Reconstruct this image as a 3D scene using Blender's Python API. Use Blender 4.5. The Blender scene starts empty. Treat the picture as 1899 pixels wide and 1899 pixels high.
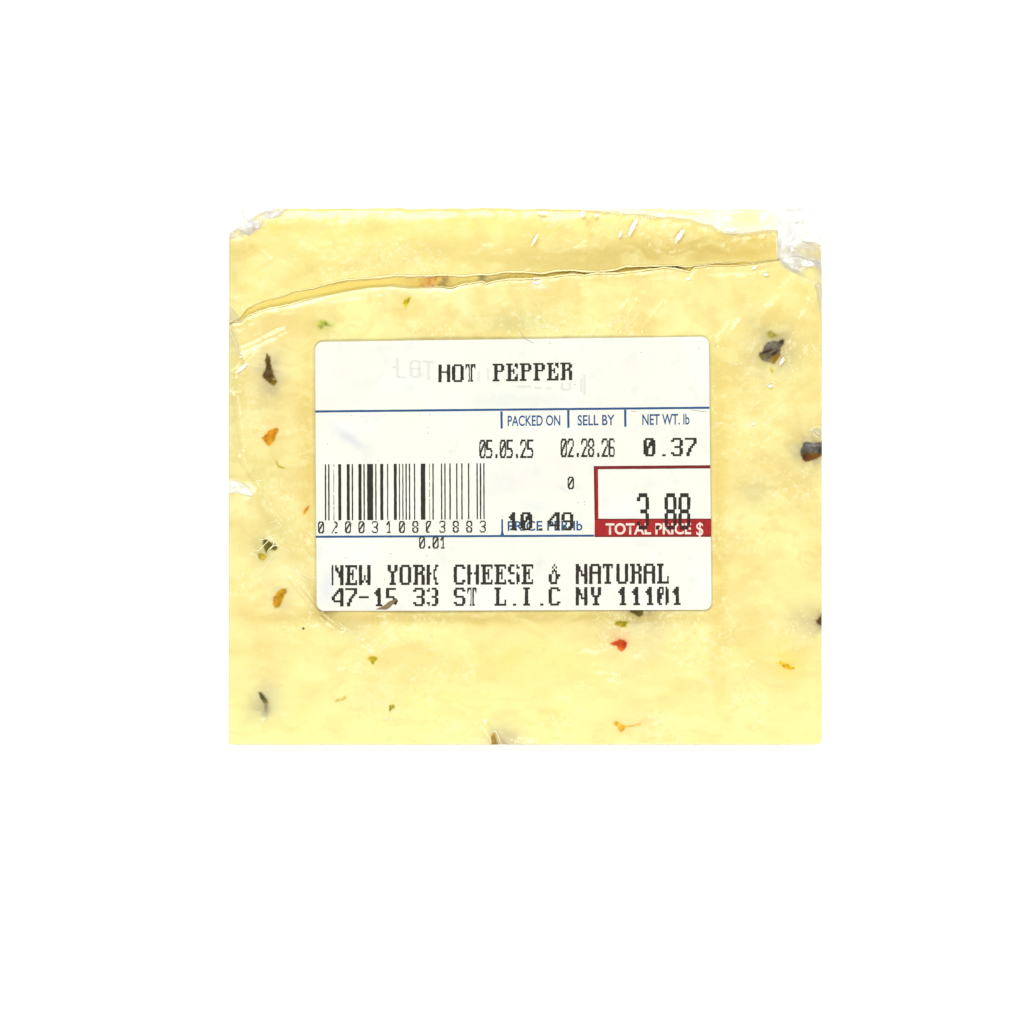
import bpy, math, random
import numpy as np
from mathutils import Vector

# ------------------------------------------------------------------ scene, camera, light
S = bpy.context.scene
S.render.engine = 'CYCLES'
S.cycles.use_denoising = True
S.cycles.max_bounces = 8
S.cycles.transparent_max_bounces = 24
S.cycles.sample_clamp_indirect = 6.0
S.view_settings.view_transform = 'Standard'
S.view_settings.look = 'None'
S.view_settings.exposure = 0.0
S.view_settings.gamma = 1.0

MM = 0.001
PX = 0.0001              # one photo pixel is 0.1 mm on the package
ZT = 9.0                # nominal top of the cheese, mm
CAMH = 0.75
def W(px, py, z_mm=ZT):
    return ((px - 949.5) * PX, (949.5 - py) * PX, z_mm * MM)

cam_d = bpy.data.cameras.new('camera')
cam = bpy.data.objects.new('camera', cam_d)
S.collection.objects.link(cam)
cam.location = (0, 0, ZT * MM + CAMH)
cam_d.sensor_width = 36
cam_d.lens = 36 * CAMH / 0.1899
cam_d.clip_start = 0.01
cam_d.clip_end = 20
S.camera = cam

world = bpy.data.worlds.new('World')
S.world = world
world.use_nodes = True
wb = world.node_tree.nodes['Background']
wb.inputs['Color'].default_value = (1.0, 1.0, 1.0, 1)
wb.inputs['Strength'].default_value = 0.40

def area(name, loc, size, energy, col=(1, 1, 1), target=(0, 0, 0.012)):
    l = bpy.data.lights.new(name, 'AREA')
    l.shape = 'DISK'
    l.size = size
    l.energy = energy
    l.color = col
    o = bpy.data.objects.new(name, l)
    o.location = loc
    d = Vector(target) - Vector(loc)
    o.rotation_euler = d.to_track_quat('-Z', 'Y').to_euler()
    S.collection.objects.link(o)
    return o

def sph(r, off_deg, az_deg):
    t, a = math.radians(off_deg), math.radians(az_deg)
    return (r * math.sin(t) * math.cos(a), r * math.sin(t) * math.sin(a), r * math.cos(t))
area('softbox_key', sph(1.3, 28, 105), 0.5, 11.0, (1.0, 0.995, 0.985))
area('softbox_fill', sph(1.3, 28, -85), 0.5, 10.0)
area('softbox_side', sph(1.3, 30, 10), 0.4, 4.0)
GL = sph(1.1, 33, 140)
area('bright_lamp', GL, 0.05, 1.8)

# ------------------------------------------------------------------ helpers
def lin(c):
    c = np.asarray(c, dtype=float) / 255.0
    return np.where(c <= 0.04045, c / 12.92, ((c + 0.055) / 1.055) ** 2.4)

K = np.array([1.68, 1.72, 1.86])
def alb(c):              # display colour under this light -> albedo
    return lin(c) / K

def noise2(x, y, scale, seed):
    rng = np.random.RandomState(seed)
    T = rng.rand(256, 256)
    u = np.asarray(x, dtype=float) / scale + 1000.0 + seed * 3.7
    v = np.asarray(y, dtype=float) / scale + 1000.0 + seed * 1.3
    i, j = np.floor(u).astype(int), np.floor(v).astype(int)
    fu, fv = u - i, v - j
    fu = fu * fu * fu * (fu * (fu * 6 - 15) + 10)
    fv = fv * fv * fv * (fv * (fv * 6 - 15) + 10)
    i0, i1, j0, j1 = i % 256, (i + 1) % 256, j % 256, (j + 1) % 256
    a = T[j0, i0] * (1 - fu) + T[j0, i1] * fu
    b = T[j1, i0] * (1 - fu) + T[j1, i1] * fu
    return (a * (1 - fv) + b * fv) * 2 - 1

def fbm(x, y, scale, octv, seed, gain=0.5):
    r, amp, tot = 0, 1.0, 0
    for k in range(octv):
        r = r + amp * noise2(x, y, scale / (2 ** k), seed + 17 * k)
        tot += amp
        amp *= gain
    return r / tot

def sstep(a, b, x):
    t = np.clip((x - a) / (b - a), 0, 1)
    return t * t * (3 - 2 * t)

def mat_new(name):
    m = bpy.data.materials.new(name)
    m.use_nodes = True
    nt = m.node_tree
    return m, nt, nt.nodes['Principled BSDF']

def link(o, parent=None):
    S.collection.objects.link(o)
    if parent:
        o.parent = parent
    return o

def mesh_np(name, co, quads, mat, parent, cols=None, smooth=True, alpha=None):
    me = bpy.data.meshes.new(name)
    co = np.asarray(co, dtype=np.float32).reshape(-1, 3)
    quads = np.asarray(quads, dtype=np.int32).reshape(-1, 4)
    me.vertices.add(len(co)); me.vertices.foreach_set('co', co.ravel())
    me.loops.add(quads.size); me.loops.foreach_set('vertex_index', quads.ravel())
    me.polygons.add(len(quads))
    me.polygons.foreach_set('loop_start', np.arange(0, quads.size, 4, dtype=np.int32))
    me.update(calc_edges=True)
    me.validate()
    if smooth:
        me.polygons.foreach_set('use_smooth', np.ones(len(me.polygons), dtype=bool))
    if cols is not None:
        a = me.color_attributes.new('Col', 'FLOAT_COLOR', 'POINT')
        c4 = np.ones((len(co), 4), dtype=np.float32)
        c4[:, :3] = np.asarray(cols).reshape(-1, 3)
        if alpha is not None:
            c4[:, 3] = np.asarray(alpha).ravel()
        a.data.foreach_set('color', c4.ravel())
    me.materials.append(mat)
    return link(bpy.data.objects.new(name, me), parent)

def mesh_py(name, vs, fs, mat, parent, smooth=False):
    me = bpy.data.meshes.new(name)
    me.from_pydata(vs, [], fs)
    me.update()
    if smooth:
        for p in me.polygons: p.use_smooth = True
    me.materials.append(mat)
    return link(bpy.data.objects.new(name, me), parent)

# ------------------------------------------------------------------ the outline curves of the package (photo pixels)
C1 = [(424,601),(445,588.5),(459,570.6),(488.5,557),(518,549.6),(547,539),(579,533.8),(610.6,524.3),(642,518),(684,514.8),
      (733,509.5),(758,510.6),(800,509.6),(818,508.5),(864,510.6),(885,507.4),(906,508.5),(938,503),(970,503),(1005,506.4),
      (1033,500.7),(1064,500),(1092,503),(1121,502),(1142,499),(1160,493),(1180,492.7),(1219,492.3),(1257,491.6),(1269.5,493.8),
      (1303,491),(1328.5,486.4),(1350,486.8),(1381,484),(1398,486.8),(1423,483.4),(1442,480.5),(1480,474),(1524,490)]
C2 = [(424,603),(432.6,598),(448.5,596),(459,586.4),(495,572.7),(537,565.4),(568.5,556),(600,548.5),(642,540),(684,532.7),
      (726.5,529.6),(758,533.8),(800,533),(809.5,531.7),(839,533.8),(853.7,528.5),(893.7,522),(902,526.4),(917,522),(944,518),
      (970,518),(1007.5,515.9),(1033,512.7),(1056,509.5),(1085,510.6),(1108.6,507.4),(1146.5,507),(1180,503.3),(1215,499),
      (1231.6,496.5),(1250.6,498.6),(1280,505.3),(1288.5,497),(1318,493),(1370.6,492.7),(1391.7,490.2),(1413,486.4),(1442,482.5),
      (1480,476.5),(1524,492)]
TT = [(424,432),(436,424),(450,414),(470,401),(490,390),(510,386),(1060,386),(1110,388),(1160,393),(1200,397),(1280,405),(1320,416),
      (1345,430),(1360,433),(1400,428),(1441,425),(1480,432),(1524,452)]
def cv(P, x):
    P = np.array(P)
    return np.interp(x, P[:, 0], P[:, 1])
XL, XR, YB = 424.0, 1524.0, 1381.0
LAB = np.array([(584, 634), (1315, 624), (1320, 1131), (587, 1133)], dtype=float)

def rect_sd(x, y):       # rough distance outside (+) / inside (-) the label
    l = 584 + (y - 634) * 0.006; r = 1315 + (y - 624) * 0.01
    t = 634 - (x - 584) * 0.0137; b = 1133 - (x - 587) * 0.0027
    return np.maximum(np.maximum(l - x, x - r), np.maximum(t - y, y - b))

def round_edge(d, r):
    d = np.clip(d, 0, r)
    return r - np.sqrt(np.maximum(r * r - (r - d) ** 2, 0))

def relief(x, y):
    wx = x + 12 * noise2(x, y, 60, 5); wy = y + 12 * noise2(x, y, 60, 6)
    z = 0.30 * noise2(wx, wy, 150, 11) + 0.16 * fbm(wx * 0.8, wy, 55, 3, 21) + 0.035 * fbm(x, y, 14, 3, 31)
    return z

def surf(x, y):
    x = np.asarray(x, dtype=float); y = np.asarray(y, dtype=float)
    z = ZT + relief(x, y)
    sd = rect_sd(x, y)
    # hollow added along the label's edge so the cheese shades darker there
    z = z - (0.30 + 0.12 * noise2(x, y, 90, 131)) * np.exp(-(np.maximum(sd, 0) / (32.0 + 8 * noise2(x, y, 80, 132))) ** 2) * sstep(-90, 0, sd) - 0.35 * sstep(5, -25, sd)
    # crease left of the label and the lower left sag line
    c2 = cv(C2, x)
    back = y < (cv(C1, x) + c2) / 2
    z = np.where(back, z - 0.6, z + 0.15 * np.exp(-((y - c2 - 10) / 9.0) ** 2))
    for (ax, ay, bx, by, w, h) in CREASES:
        vx, vy = bx - ax, by - ay
        t = np.clip(((x - ax) * vx + (y - ay) * vy) / (vx * vx + vy * vy), 0, 1)
        d2 = (x - ax - t * vx) ** 2 + (y - ay - t * vy) ** 2
        z = z + h * np.exp(-d2 / (w * w))
    return z
CREASES = [(450,648,528,612,7,-0.2),(455,640,528,604,8,0.08),(424,600,446,665,5,0.2),(430,610,448,670,4,-0.2),
           (438,692,470,660,7,0.25),(600,1140,665,1185,6,-0.3),(560,1060,600,1140,12,-0.25),(452,870,500,990,18,-0.3),
           (475,930,560,1010,14,0.2),(1340,640,1370,600,8,0.15),(1395,760,1400,900,12,0.12),(1380,650,1440,560,10,0.1),
           (1000,590,1035,610,3,0.12),(1130,600,1165,560,4,0.12),(840,560,835,540,10,0.15),(900,1345,930,1385,9,-0.3),
           (424,905,470,915,14,0.4),(1368,705,1436,600,5,0.08),(1466,640,1502,560,6,0.2),(1330,640,1352,600,4,0.16),
           (1182,558,1150,612,4,0.14),(1230,560,1190,612,4,0.12),(436,735,450,830,6,0.2),(446,850,500,930,6,0.22),(1395,640,1375,690,5,0.08),(540,1075,600,1150,5,0.2),(640,1170,690,1200,5,0.18)]

# ------------------------------------------------------------------ colour of the cheese: its own tones and stains, plus painted light and shade
def blob(x, y, cx, cy, rx, ry, ang=0.0, p=1.0, jag=0.0, seed=3):
    a = math.radians(ang)
    dx, dy = x - cx, y - cy
    u = (dx * math.cos(a) + dy * math.sin(a)) / rx
    v = (-dx * math.sin(a) + dy * math.cos(a)) / ry
    d = u * u + v * v
    if jag:
        d = d * (1 + jag * fbm(x, y, max(3.0, min(rx, ry)), 2, seed))
    return np.exp(-d ** p)

STAINS_AND_LIGHT = [  # cx, cy, rx, ry, angle, colour, strength
    (499,692,27,46,8,(182,170,138),.8),(500,809,24,24,0,(246,218,150),.75),(602,604,26,18,0,(205,205,120),.55),
    (754,562,15,16,0,(235,215,90),.35),(1432,648,50,56,-25,(196,186,140),.8),(1440,640,26,34,-30,(160,150,118),.6),
    (1505,835,40,40,0,(196,188,146),.85),(1506,835,26,24,0,(130,120,100),.6),(1400,912,36,30,0,(208,200,146),.6),
    (1498,1152,32,30,0,(205,195,150),.75),(1522,1152,14,18,0,(110,98,70),.6),(492,1018,24,26,0,(176,164,108),.85),
    (519,1108,25,28,0,(216,196,140),.75),(488,1305,30,38,15,(200,194,155),.8),(483,1308,15,14,0,(165,163,135),.5),
    (493,1318,7,16,10,(140,138,110),.55),(1190,1142,60,34,-10,(200,188,140),.8),(1184,1135,26,15,0,(112,100,66),.9),
    (1165,1190,70,60,0,(236,218,165),.5),(1152,1184,18,14,0,(235,150,110),.6),(1460,1233,18,13,25,(255,215,70),.8),(1462,1232,38,28,20,(253,224,112),.5),
    (1160,1345,52,26,0,(250,222,150),.6),(940,1372,40,34,20,(205,188,150),.75),(935,1376,20,16,0,(165,145,115),.5),
    (605,1137,30,9,0,(120,100,55),.6),(640,1160,46,22,30,(214,202,140),.6),(700,1300,70,38,0,(252,228,165),.45),
    (560,1060,18,70,-30,(224,208,130),.6),(585,1110,16,40,-35,(216,196,120),.75),(483,870,40,36,45,(228,214,130),.5),
    (500,960,34,60,-30,(228,216,140),.55),(435,760,14,170,0,(226,216,146),.7),(428,620,12,40,-15,(222,212,150),.7),
    (960,590,110,26,4,(226,214,140),.55),(955,600,50,16,0,(206,208,140),.45),(1150,474,140,24,-4,(214,192,104),.95),
    (1040,484,120,20,0,(220,200,110),.85),(1300,466,160,28,-3,(218,192,102),.95),(1400,450,60,40,0,(232,202,96),.65),
    (900,470,260,26,2,(234,218,130),.5),(620,500,150,16,-12,(232,216,130),.55),(450,460,28,18,0,(222,196,100),.7),
    (500,410,60,24,20,(248,218,110),.6),(435,500,14,60,0,(226,214,140),.6),(1180,400,100,9,4,(252,220,95),.6),
    (1090,395,30,12,0,(252,224,110),.5),(1091,412,6,10,10,(235,180,90),.55),(1098,436,6,12,-20,(238,205,110),.55),
    (1010,420,50,14,0,(252,230,140),.4),(1470,560,50,60,0,(238,216,118),.5),(1500,700,30,120,0,(236,218,130),.45),
    (1350,700,70,90,30,(240,224,142),.4),(1332,980,16,300,0,(232,206,106),.7),(571,800,15,260,0,(233,207,112),.7),(1340,760,26,120,0,(238,216,120),.5),  # tall narrow ones paint contact shade beside the label
    (800,1146,280,11,0,(214,190,98),.75),(1080,1144,150,10,0,(216,192,106),.7),(1260,1146,60,10,0,(226,200,110),.5),  # contact shade below the label, put into the colour
    (950,1216,26,12,-20,(252,226,110),.45),(1014,1320,26,6,0,(250,226,130),.5),(970,1230,180,60,0,(255,240,148),.4),
    (470,1250,60,14,-20,(246,228,150),.5),(1460,1130,60,40,0,(238,226,150),.4),(1340,1240,20,50,-10,(248,226,150),.35),
    (1050,1230,80,40,0,(255,244,150),.3),(1230,1300,60,10,0,(255,228,140),.3),(1440,1360,60,14,0,(255,232,140),.3),
    (790,540,60,9,0,(255,252,205),.6),(860,560,10,30,-15,(255,250,190),.6),(993,528,16,10,0,(255,254,225),.9),  # last one paints the glow round the seam glint
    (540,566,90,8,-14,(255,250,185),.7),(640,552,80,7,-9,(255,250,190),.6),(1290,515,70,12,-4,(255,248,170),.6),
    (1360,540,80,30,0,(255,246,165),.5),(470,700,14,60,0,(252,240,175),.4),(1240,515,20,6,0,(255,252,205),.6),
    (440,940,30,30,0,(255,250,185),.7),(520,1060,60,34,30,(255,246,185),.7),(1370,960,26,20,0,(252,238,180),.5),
    (600,440,60,60,0,(255,244,150),.45),(760,396,330,13,0,(255,253,172),.85),(1120,398,120,9,0,(255,248,160),.5),(1380,500,60,16,0,(255,248,170),.6),(1170,530,70,18,0,(255,246,165),.5),(1430,585,40,20,-30,(236,214,116),.5),(1500,1290,22,70,0,(255,250,168),.5),(860,410,200,26,0,(255,244,140),.5),(680,430,160,30,0,(255,240,145),.45),  # long thin pale bands paint strong light along the top edge
    (470,520,30,8,35,(255,246,170),.7),(1400,1300,110,50,0,(255,250,172),.6),(1250,1340,160,40,0,(255,250,176),.5),
    (620,1340,180,22,0,(255,248,162),.5),(1000,1340,90,36,0,(255,248,160),.5),(800,1300,80,40,0,(255,248,155),.4),
    (1290,1200,40,30,0,(255,240,160),.4),(1395,1210,60,24,0,(255,244,150),.4),(1395,785,20,12,0,(255,248,200),.55),
]

def g0(a, b):
    return noise2(a, b, 17, 47)

def cheese_colour(x, y):
    sh = x.shape
    base = np.empty(sh + (3,))
    base[:] = (253, 237, 158)
    def mixc(c, w):
        nonlocal base
        w = np.clip(w, 0, 1)[..., None]
        base = base * (1 - w) + np.array(c, dtype=float) * w
    wx = x + 30 * fbm(x, y, 90, 2, 71); wy = y + 18 * fbm(x, y, 70, 2, 72)
    n1 = fbm(wx * 0.78, wy, 70, 4, 41)
    mixc((255, 249, 172), sstep(0.0, 0.4, n1) * 0.9)
    mixc((240, 219, 136), sstep(0.0, 0.45, -n1) * 0.8)
    # lower part of the block is paler
    low = sstep(1080, 1360, y + 40 * fbm(x, y, 120, 2, 43))
    lowp = sstep(1255, 1330, y + 34 * fbm(x, y, 90, 3, 44) + 10 * np.sin(x / 130.0))
    mixc((255, 248, 162), low * 0.45)
    mixc((255, 253, 174), lowp * 0.75)
    side = sstep(600, 520, x + 18 * noise2(x, y, 90, 45)) * sstep(600, 680, y) * sstep(1100, 980, y)
    mixc((240, 224, 148), side * 0.6)
    mixc((246, 226, 138), sstep(1310, 1380, x) * sstep(620, 560, np.abs(y - 860)) * 0.3 * sstep(1200, 1080, y))
    back = y < (cv(C1, x) + cv(C2, x)) / 2
    mixc((255, 238, 148), np.where(back, 0.5, 0.0))
    for i, (cx, cy, rx, ry, an, c, s) in enumerate(STAINS_AND_LIGHT):
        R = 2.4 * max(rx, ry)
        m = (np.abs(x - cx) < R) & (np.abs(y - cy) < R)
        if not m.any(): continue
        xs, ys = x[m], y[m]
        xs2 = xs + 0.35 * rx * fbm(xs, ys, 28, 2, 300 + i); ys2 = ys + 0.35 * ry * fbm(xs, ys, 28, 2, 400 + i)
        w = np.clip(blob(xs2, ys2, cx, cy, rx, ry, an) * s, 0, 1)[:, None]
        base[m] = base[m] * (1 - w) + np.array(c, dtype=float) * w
    # blotches where the film clings to the surface or lifts from it
    cz = 0.35 + 0.65 * np.maximum(np.maximum(side, sstep(640, 600, y)), sstep(1320, 1380, x) * sstep(1120, 1040, y))
    cn = fbm(x + 10 * g0(x, y), y + 8 * g0(y, x), 30, 3, 46)
    mixc((255, 248, 184), sstep(0.06, 0.5, cn) * cz * 0.3)
    mixc((233, 212, 132), sstep(0.06, 0.5, -cn) * cz * 0.36)
    # streaks of curd smeared sideways, and grainy pale specks where the film touches
    st = fbm(wx * 0.5, wy * 1.3, 24, 3, 51)
    mixc((255, 250, 178), sstep(0.12, 0.5, st) * 0.3)
    mixc((240, 216, 132), sstep(0.15, 0.55, -st) * 0.2)
    zone = sstep(0.05, 0.4, fbm(x, y, 85, 3, 61) + 0.25 * sstep(60, 10, np.abs(rect_sd(x, y))))
    zone = np.maximum(zone, 0.9 * blob(x, y, 520, 940, 50, 90, -25)) 
    zone = np.maximum(zone, 0.9 * blob(x, y, 1390, 780, 90, 130, 0))
    zone = np.maximum(zone, 0.9 * blob(x, y, 1020, 590, 190, 30, 0))
    zone = np.maximum(zone, 0.7 * blob(x, y, 700, 1290, 80, 90, 30))
    g = fbm(x, y, 6.5, 3, 81, 0.65)
    mixc((255, 252, 205), sstep(0.22, 0.5, g) * zone * 0.55)
    mixc((226, 206, 128), sstep(0.25, 0.6, -g) * zone * 0.3)
    r = 1 - np.abs(fbm(wx + 9 * g, wy + 9 * g, 34, 3, 91)) * 2
    mixc((255, 250, 200), sstep(0.93, 1.0, r) * zone * 0.6)
    k = fbm(x, y, 3.2, 2, 95)
    base += (k * 2.6)[..., None]
    return base

# ------------------------------------------------------------------ materials
def cheese_mat():
    m, nt, b = mat_new('cheese')
    at = nt.nodes.new('ShaderNodeVertexColor'); at.layer_name = 'Col'
    nt.links.new(at.outputs['Color'], b.inputs['Base Color'])
    b.inputs['Roughness'].default_value = 0.62
    b.inputs['Specular IOR Level'].default_value = 0.25
    b.inputs['Coat Weight'].default_value = 0.6
    b.inputs['Coat Roughness'].default_value = 0.2
    tc = nt.nodes.new('ShaderNodeTexCoord')
    n = nt.nodes.new('ShaderNodeTexNoise'); n.inputs['Scale'].default_value = 420; n.inputs['Detail'].default_value = 5
    n2 = nt.nodes.new('ShaderNodeTexNoise'); n2.inputs['Scale'].default_value = 1700; n2.inputs['Detail'].default_value = 3
    nt.links.new(tc.outputs['Object'], n.inputs['Vector']); nt.links.new(tc.outputs['Object'], n2.inputs['Vector'])
    b1 = nt.nodes.new('ShaderNodeBump'); b1.inputs['Strength'].default_value = 0.3; b1.inputs['Distance'].default_value = 0.00022
    b2 = nt.nodes.new('ShaderNodeBump'); b2.inputs['Strength'].default_value = 0.25; b2.inputs['Distance'].default_value = 0.00008
    nt.links.new(n.outputs['Fac'], b1.inputs['Height']); nt.links.new(n2.outputs['Fac'], b2.inputs['Height'])
    nt.links.new(b1.outputs['Normal'], b2.inputs['Normal'])
    nt.links.new(b2.outputs['Normal'], b.inputs['Normal'])
    nt.links.new(b1.outputs['Normal'], b.inputs['Coat Normal'])
    return m
M_CHEESE = cheese_mat()

def attr_mat(name, rough=0.4, coat=0.5):
    m, nt, b = mat_new(name)
    at = nt.nodes.new('ShaderNodeVertexColor'); at.layer_name = 'Col'
    nt.links.new(at.outputs['Color'], b.inputs['Base Color'])
    b.inputs['Roughness'].default_value = rough
    b.inputs['Coat Weight'].default_value = coat
    b.inputs['Coat Roughness'].default_value = 0.15
    b.inputs['Specular IOR Level'].default_value = 0.08
    n = nt.nodes.new('ShaderNodeTexNoise'); n.inputs['Scale'].default_value = 1500
    bp = nt.nodes.new('ShaderNodeBump'); bp.inputs['Strength'].default_value = 0.4; bp.inputs['Distance'].default_value = 0.0002
    tc = nt.nodes.new('ShaderNodeTexCoord')
    nt.links.new(tc.outputs['Object'], n.inputs['Vector'])
    nt.links.new(n.outputs['Fac'], bp.inputs['Height']); nt.links.new(bp.outputs['Normal'], b.inputs['Normal'])
    return m
M_PEPPER = attr_mat('pepper_flesh', 0.6, 0.06)

def film_mat():
    m, nt, b = mat_new('plastic_film')
    at = nt.nodes.new('ShaderNodeVertexColor'); at.layer_name = 'Col'
    nt.links.new(at.outputs['Color'], b.inputs['Base Color'])
    nt.links.new(at.outputs['Alpha'], b.inputs['Alpha'])
    b.inputs['Roughness'].default_value = 0.12
    b.inputs['IOR'].default_value = 1.5
    return m
M_FILM = film_mat()

def plain_mat(name, col, rough=0.5, spec=0.3, var=0.0, scale=900):
    m, nt, b = mat_new(name)
    b.inputs['Roughness'].default_value = rough
    b.inputs['Specular IOR Level'].default_value = spec
    tc = nt.nodes.new('ShaderNodeTexCoord')
    n = nt.nodes.new('ShaderNodeTexNoise'); n.inputs['Scale'].default_value = scale; n.inputs['Detail'].default_value = 4
    nt.links.new(tc.outputs['Object'], n.inputs['Vector'])
    mx = nt.nodes.new('ShaderNodeMix'); mx.data_type = 'RGBA'
    c = np.asarray(col, dtype=float)
    lo, hi = c * (1 - var), np.clip(c * (1 + var) + var * 0.02, 0, 1)
    mx.inputs['A'].default_value = (*lo, 1); mx.inputs['B'].default_value = (*hi, 1)
    nt.links.new(n.outputs['Fac'], mx.inputs['Factor'])
    nt.links.new(mx.outputs['Result'], b.inputs['Base Color'])
    return m
M_BLACK = plain_mat('black_thermal_ink', alb((38, 32, 24)), 0.6, 0.15, 0.5, 1500)
M_GREY = plain_mat('faint_grey_ink', alb((150, 145, 138)), 0.7, 0.1, 0.2)
M_BLUE = plain_mat('blue_print', alb((34, 84, 140)), 0.6, 0.15, 0.35, 1200)
M_RED = plain_mat('red_print', alb((168, 14, 18)), 0.6, 0.15, 0.45, 900)
M_DRED = plain_mat('dark_red_print', alb((120, 10, 16)), 0.6, 0.15, 0.4, 1200)
M_BLACK_ON_RED = plain_mat('black_ink_over_red', alb((58, 8, 6)), 0.6, 0.15, 0.4, 1200)
M_WHITE = plain_mat('white_lettering', alb((250, 232, 224)), 0.6, 0.15, 0.05)
M_TAN = plain_mat('tan_scuff', alb((140, 118, 82)), 0.7, 0.2, 0.5, 1500)
M_CREAM = plain_mat('cream_film_ridge', alb((255, 243, 180)) * 1.1, 0.4, 0.25, 0.06, 700)
M_PALE = plain_mat('pale_film_ridge', alb((255, 252, 208)) * 1.15, 0.3, 0.3, 0.06, 700)
M_BROWN = plain_mat('seam_shade', alb((168, 140, 92)), 0.5, 0.3, 0.5, 500)
M_BACK = plain_mat('white_backdrop', (0.97, 0.97, 0.97), 0.9, 0.0, 0.0)

# ------------------------------------------------------------------ backdrop
bd = mesh_py('backdrop', [(-1.5, -1.5, 0), (1.5, -1.5, 0), (1.5, 1.5, 0), (-1.5, 1.5, 0)], [(0, 1, 2, 3)], M_BACK, None)
bd['kind'] = 'structure'

# ------------------------------------------------------------------ package root
pack = bpy.data.objects.new('wrapped_cheese', None)
S.collection.objects.link(pack)
pack.empty_display_size = 0.02
pack['label'] = 'square pale yellow hot pepper cheese wrapped in clear film with a white price label'
pack['category'] = 'cheese'

def grid_solid(name, X, Y, Z, col, mat, parent, zbot=0.15):
    ny, nx = X.shape
    co = np.stack([(X - 949.5) * PX, (949.5 - Y) * PX, Z * MM], -1).reshape(-1, 3)
    idx = np.arange(nx * ny).reshape(ny, nx)
    q = np.stack([idx[1:, :-1], idx[1:, 1:], idx[:-1, 1:], idx[:-1, :-1]], -1).reshape(-1, 4)
    ring = np.concatenate([idx[0, :], idx[1:, -1], idx[-1, -2::-1], idx[-2:0:-1, 0]])
    n0 = len(co)
    low = co[ring].copy(); low[:, 2] = zbot * MM
    nxt = np.roll(np.arange(len(ring)), -1)
    q2 = np.stack([ring, ring[nxt], n0 + nxt, n0 + np.arange(len(ring))], -1)
    co = np.vstack([co, low])
    c = col.reshape(-1, 3)
    c = np.vstack([c, 0.2 * c[ring] + 0.8 * alb((253, 237, 158))])
    return mesh_np(name, co, np.vstack([q, q2]), mat, parent, c)

def build_slab(name, top, bot, nx, ny, ledge):
    u = np.linspace(0, 1, nx); v = np.linspace(0, 1, ny)
    if ledge is None:
        v = np.concatenate([np.linspace(0, 0.02, 12)[:-1], np.linspace(0.02, 0.99, ny), np.linspace(0.99, 1, 10)[1:]])
    u = np.concatenate([np.linspace(0, 0.01, 12)[:-1], np.linspace(0.01, 0.99, nx), np.linspace(0.99, 1, 12)[1:]])
    U, V = np.meshgrid(u, v)
    X = XL + (XR - XL) * U
    if ledge is None:
        T = cv(top, X)
        # rounded lower right corner of the block
        B = np.where(X > XR - 9, bot - (9 - np.sqrt(np.maximum(81 - (X - XR + 9) ** 2, 0))), bot)
        Y = T + (B - T) * V
        Z = surf(X, Y)
        Z = Z - 0.1 * round_edge(Y - T, 2.0)
        Z = Z - 0.1 * round_edge(B - Y, 2.5) - 0.1 * round_edge(X - XL, 2.5) - 0.1 * round_edge(XR - X, 2.5)
        C = cheese_colour(X, Y)
    return X, Y, Z, C

# front slab
X, Y, Z, C = build_slab('front', C2, YB, 800, 640, None)
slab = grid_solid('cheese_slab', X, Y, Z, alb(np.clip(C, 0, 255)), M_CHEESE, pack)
slab['label'] = 'large front slab of pale cheese flecked with pepper under the label'

# back slab with the step between the slabs; its recess shade is painted ochre
u = np.concatenate([np.linspace(0, 0.01, 10)[:-1], np.linspace(0.01, 0.99, 780), np.linspace(0.99, 1, 10)[1:]])
va = np.concatenate([np.linspace(0, 0.12, 20)[:-1], np.linspace(0.12, 0.97, 90), np.linspace(0.97, 1.0, 6)[1:]])
vb = np.linspace(0, 1, 18)
U, VA = np.meshgrid(u, va)
Xa = XL + (XR - XL) * U
Ta, E1 = cv(TT, Xa) + 1.6 * noise2(Xa, Xa * 0, 20, 7), cv(C1, Xa) + 0.8 * noise2(Xa, Xa * 0, 9, 8)
Ya = Ta + (E1 - Ta) * VA
Za = surf(Xa, np.minimum(Ya, E1 - 0.5))
Za = Za - 0.1 * round_edge((Ya - Ta) * (1 + 0.5 * noise2(Xa, Ya, 110, 14)), 30) * 0.22 - 0.1 * round_edge(Ya - Ta, 3) * 0.8 - 0.1 * round_edge(E1 - Ya, 0.3) - 0.1 * round_edge(Xa - XL, 4) - 0.1 * round_edge(XR - Xa, 5)
Ca = cheese_colour(Xa, np.minimum(Ya, E1 - 1))
U, VB = np.meshgrid(u, vb)
Xb = XL + (XR - XL) * U
G0, G1 = E1[0:1, :] + 0 * Xb, cv(C2, Xb) - 0.25
Yb = G0 + (G1 - G0) * VB
drop = sstep(0, 0.18, VB)
Zb = (Za[-1:, :] + 0 * Xb) * (1 - drop) + drop * (ZT - 1.0 + 0.15 * noise2(Xb, Yb, 30, 9)) 
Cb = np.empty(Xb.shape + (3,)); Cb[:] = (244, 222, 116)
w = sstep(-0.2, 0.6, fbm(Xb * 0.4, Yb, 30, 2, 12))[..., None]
Cb = Cb * (1 - 0.4 * w) + np.array((230, 200, 86)) * 0.4 * w
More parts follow.
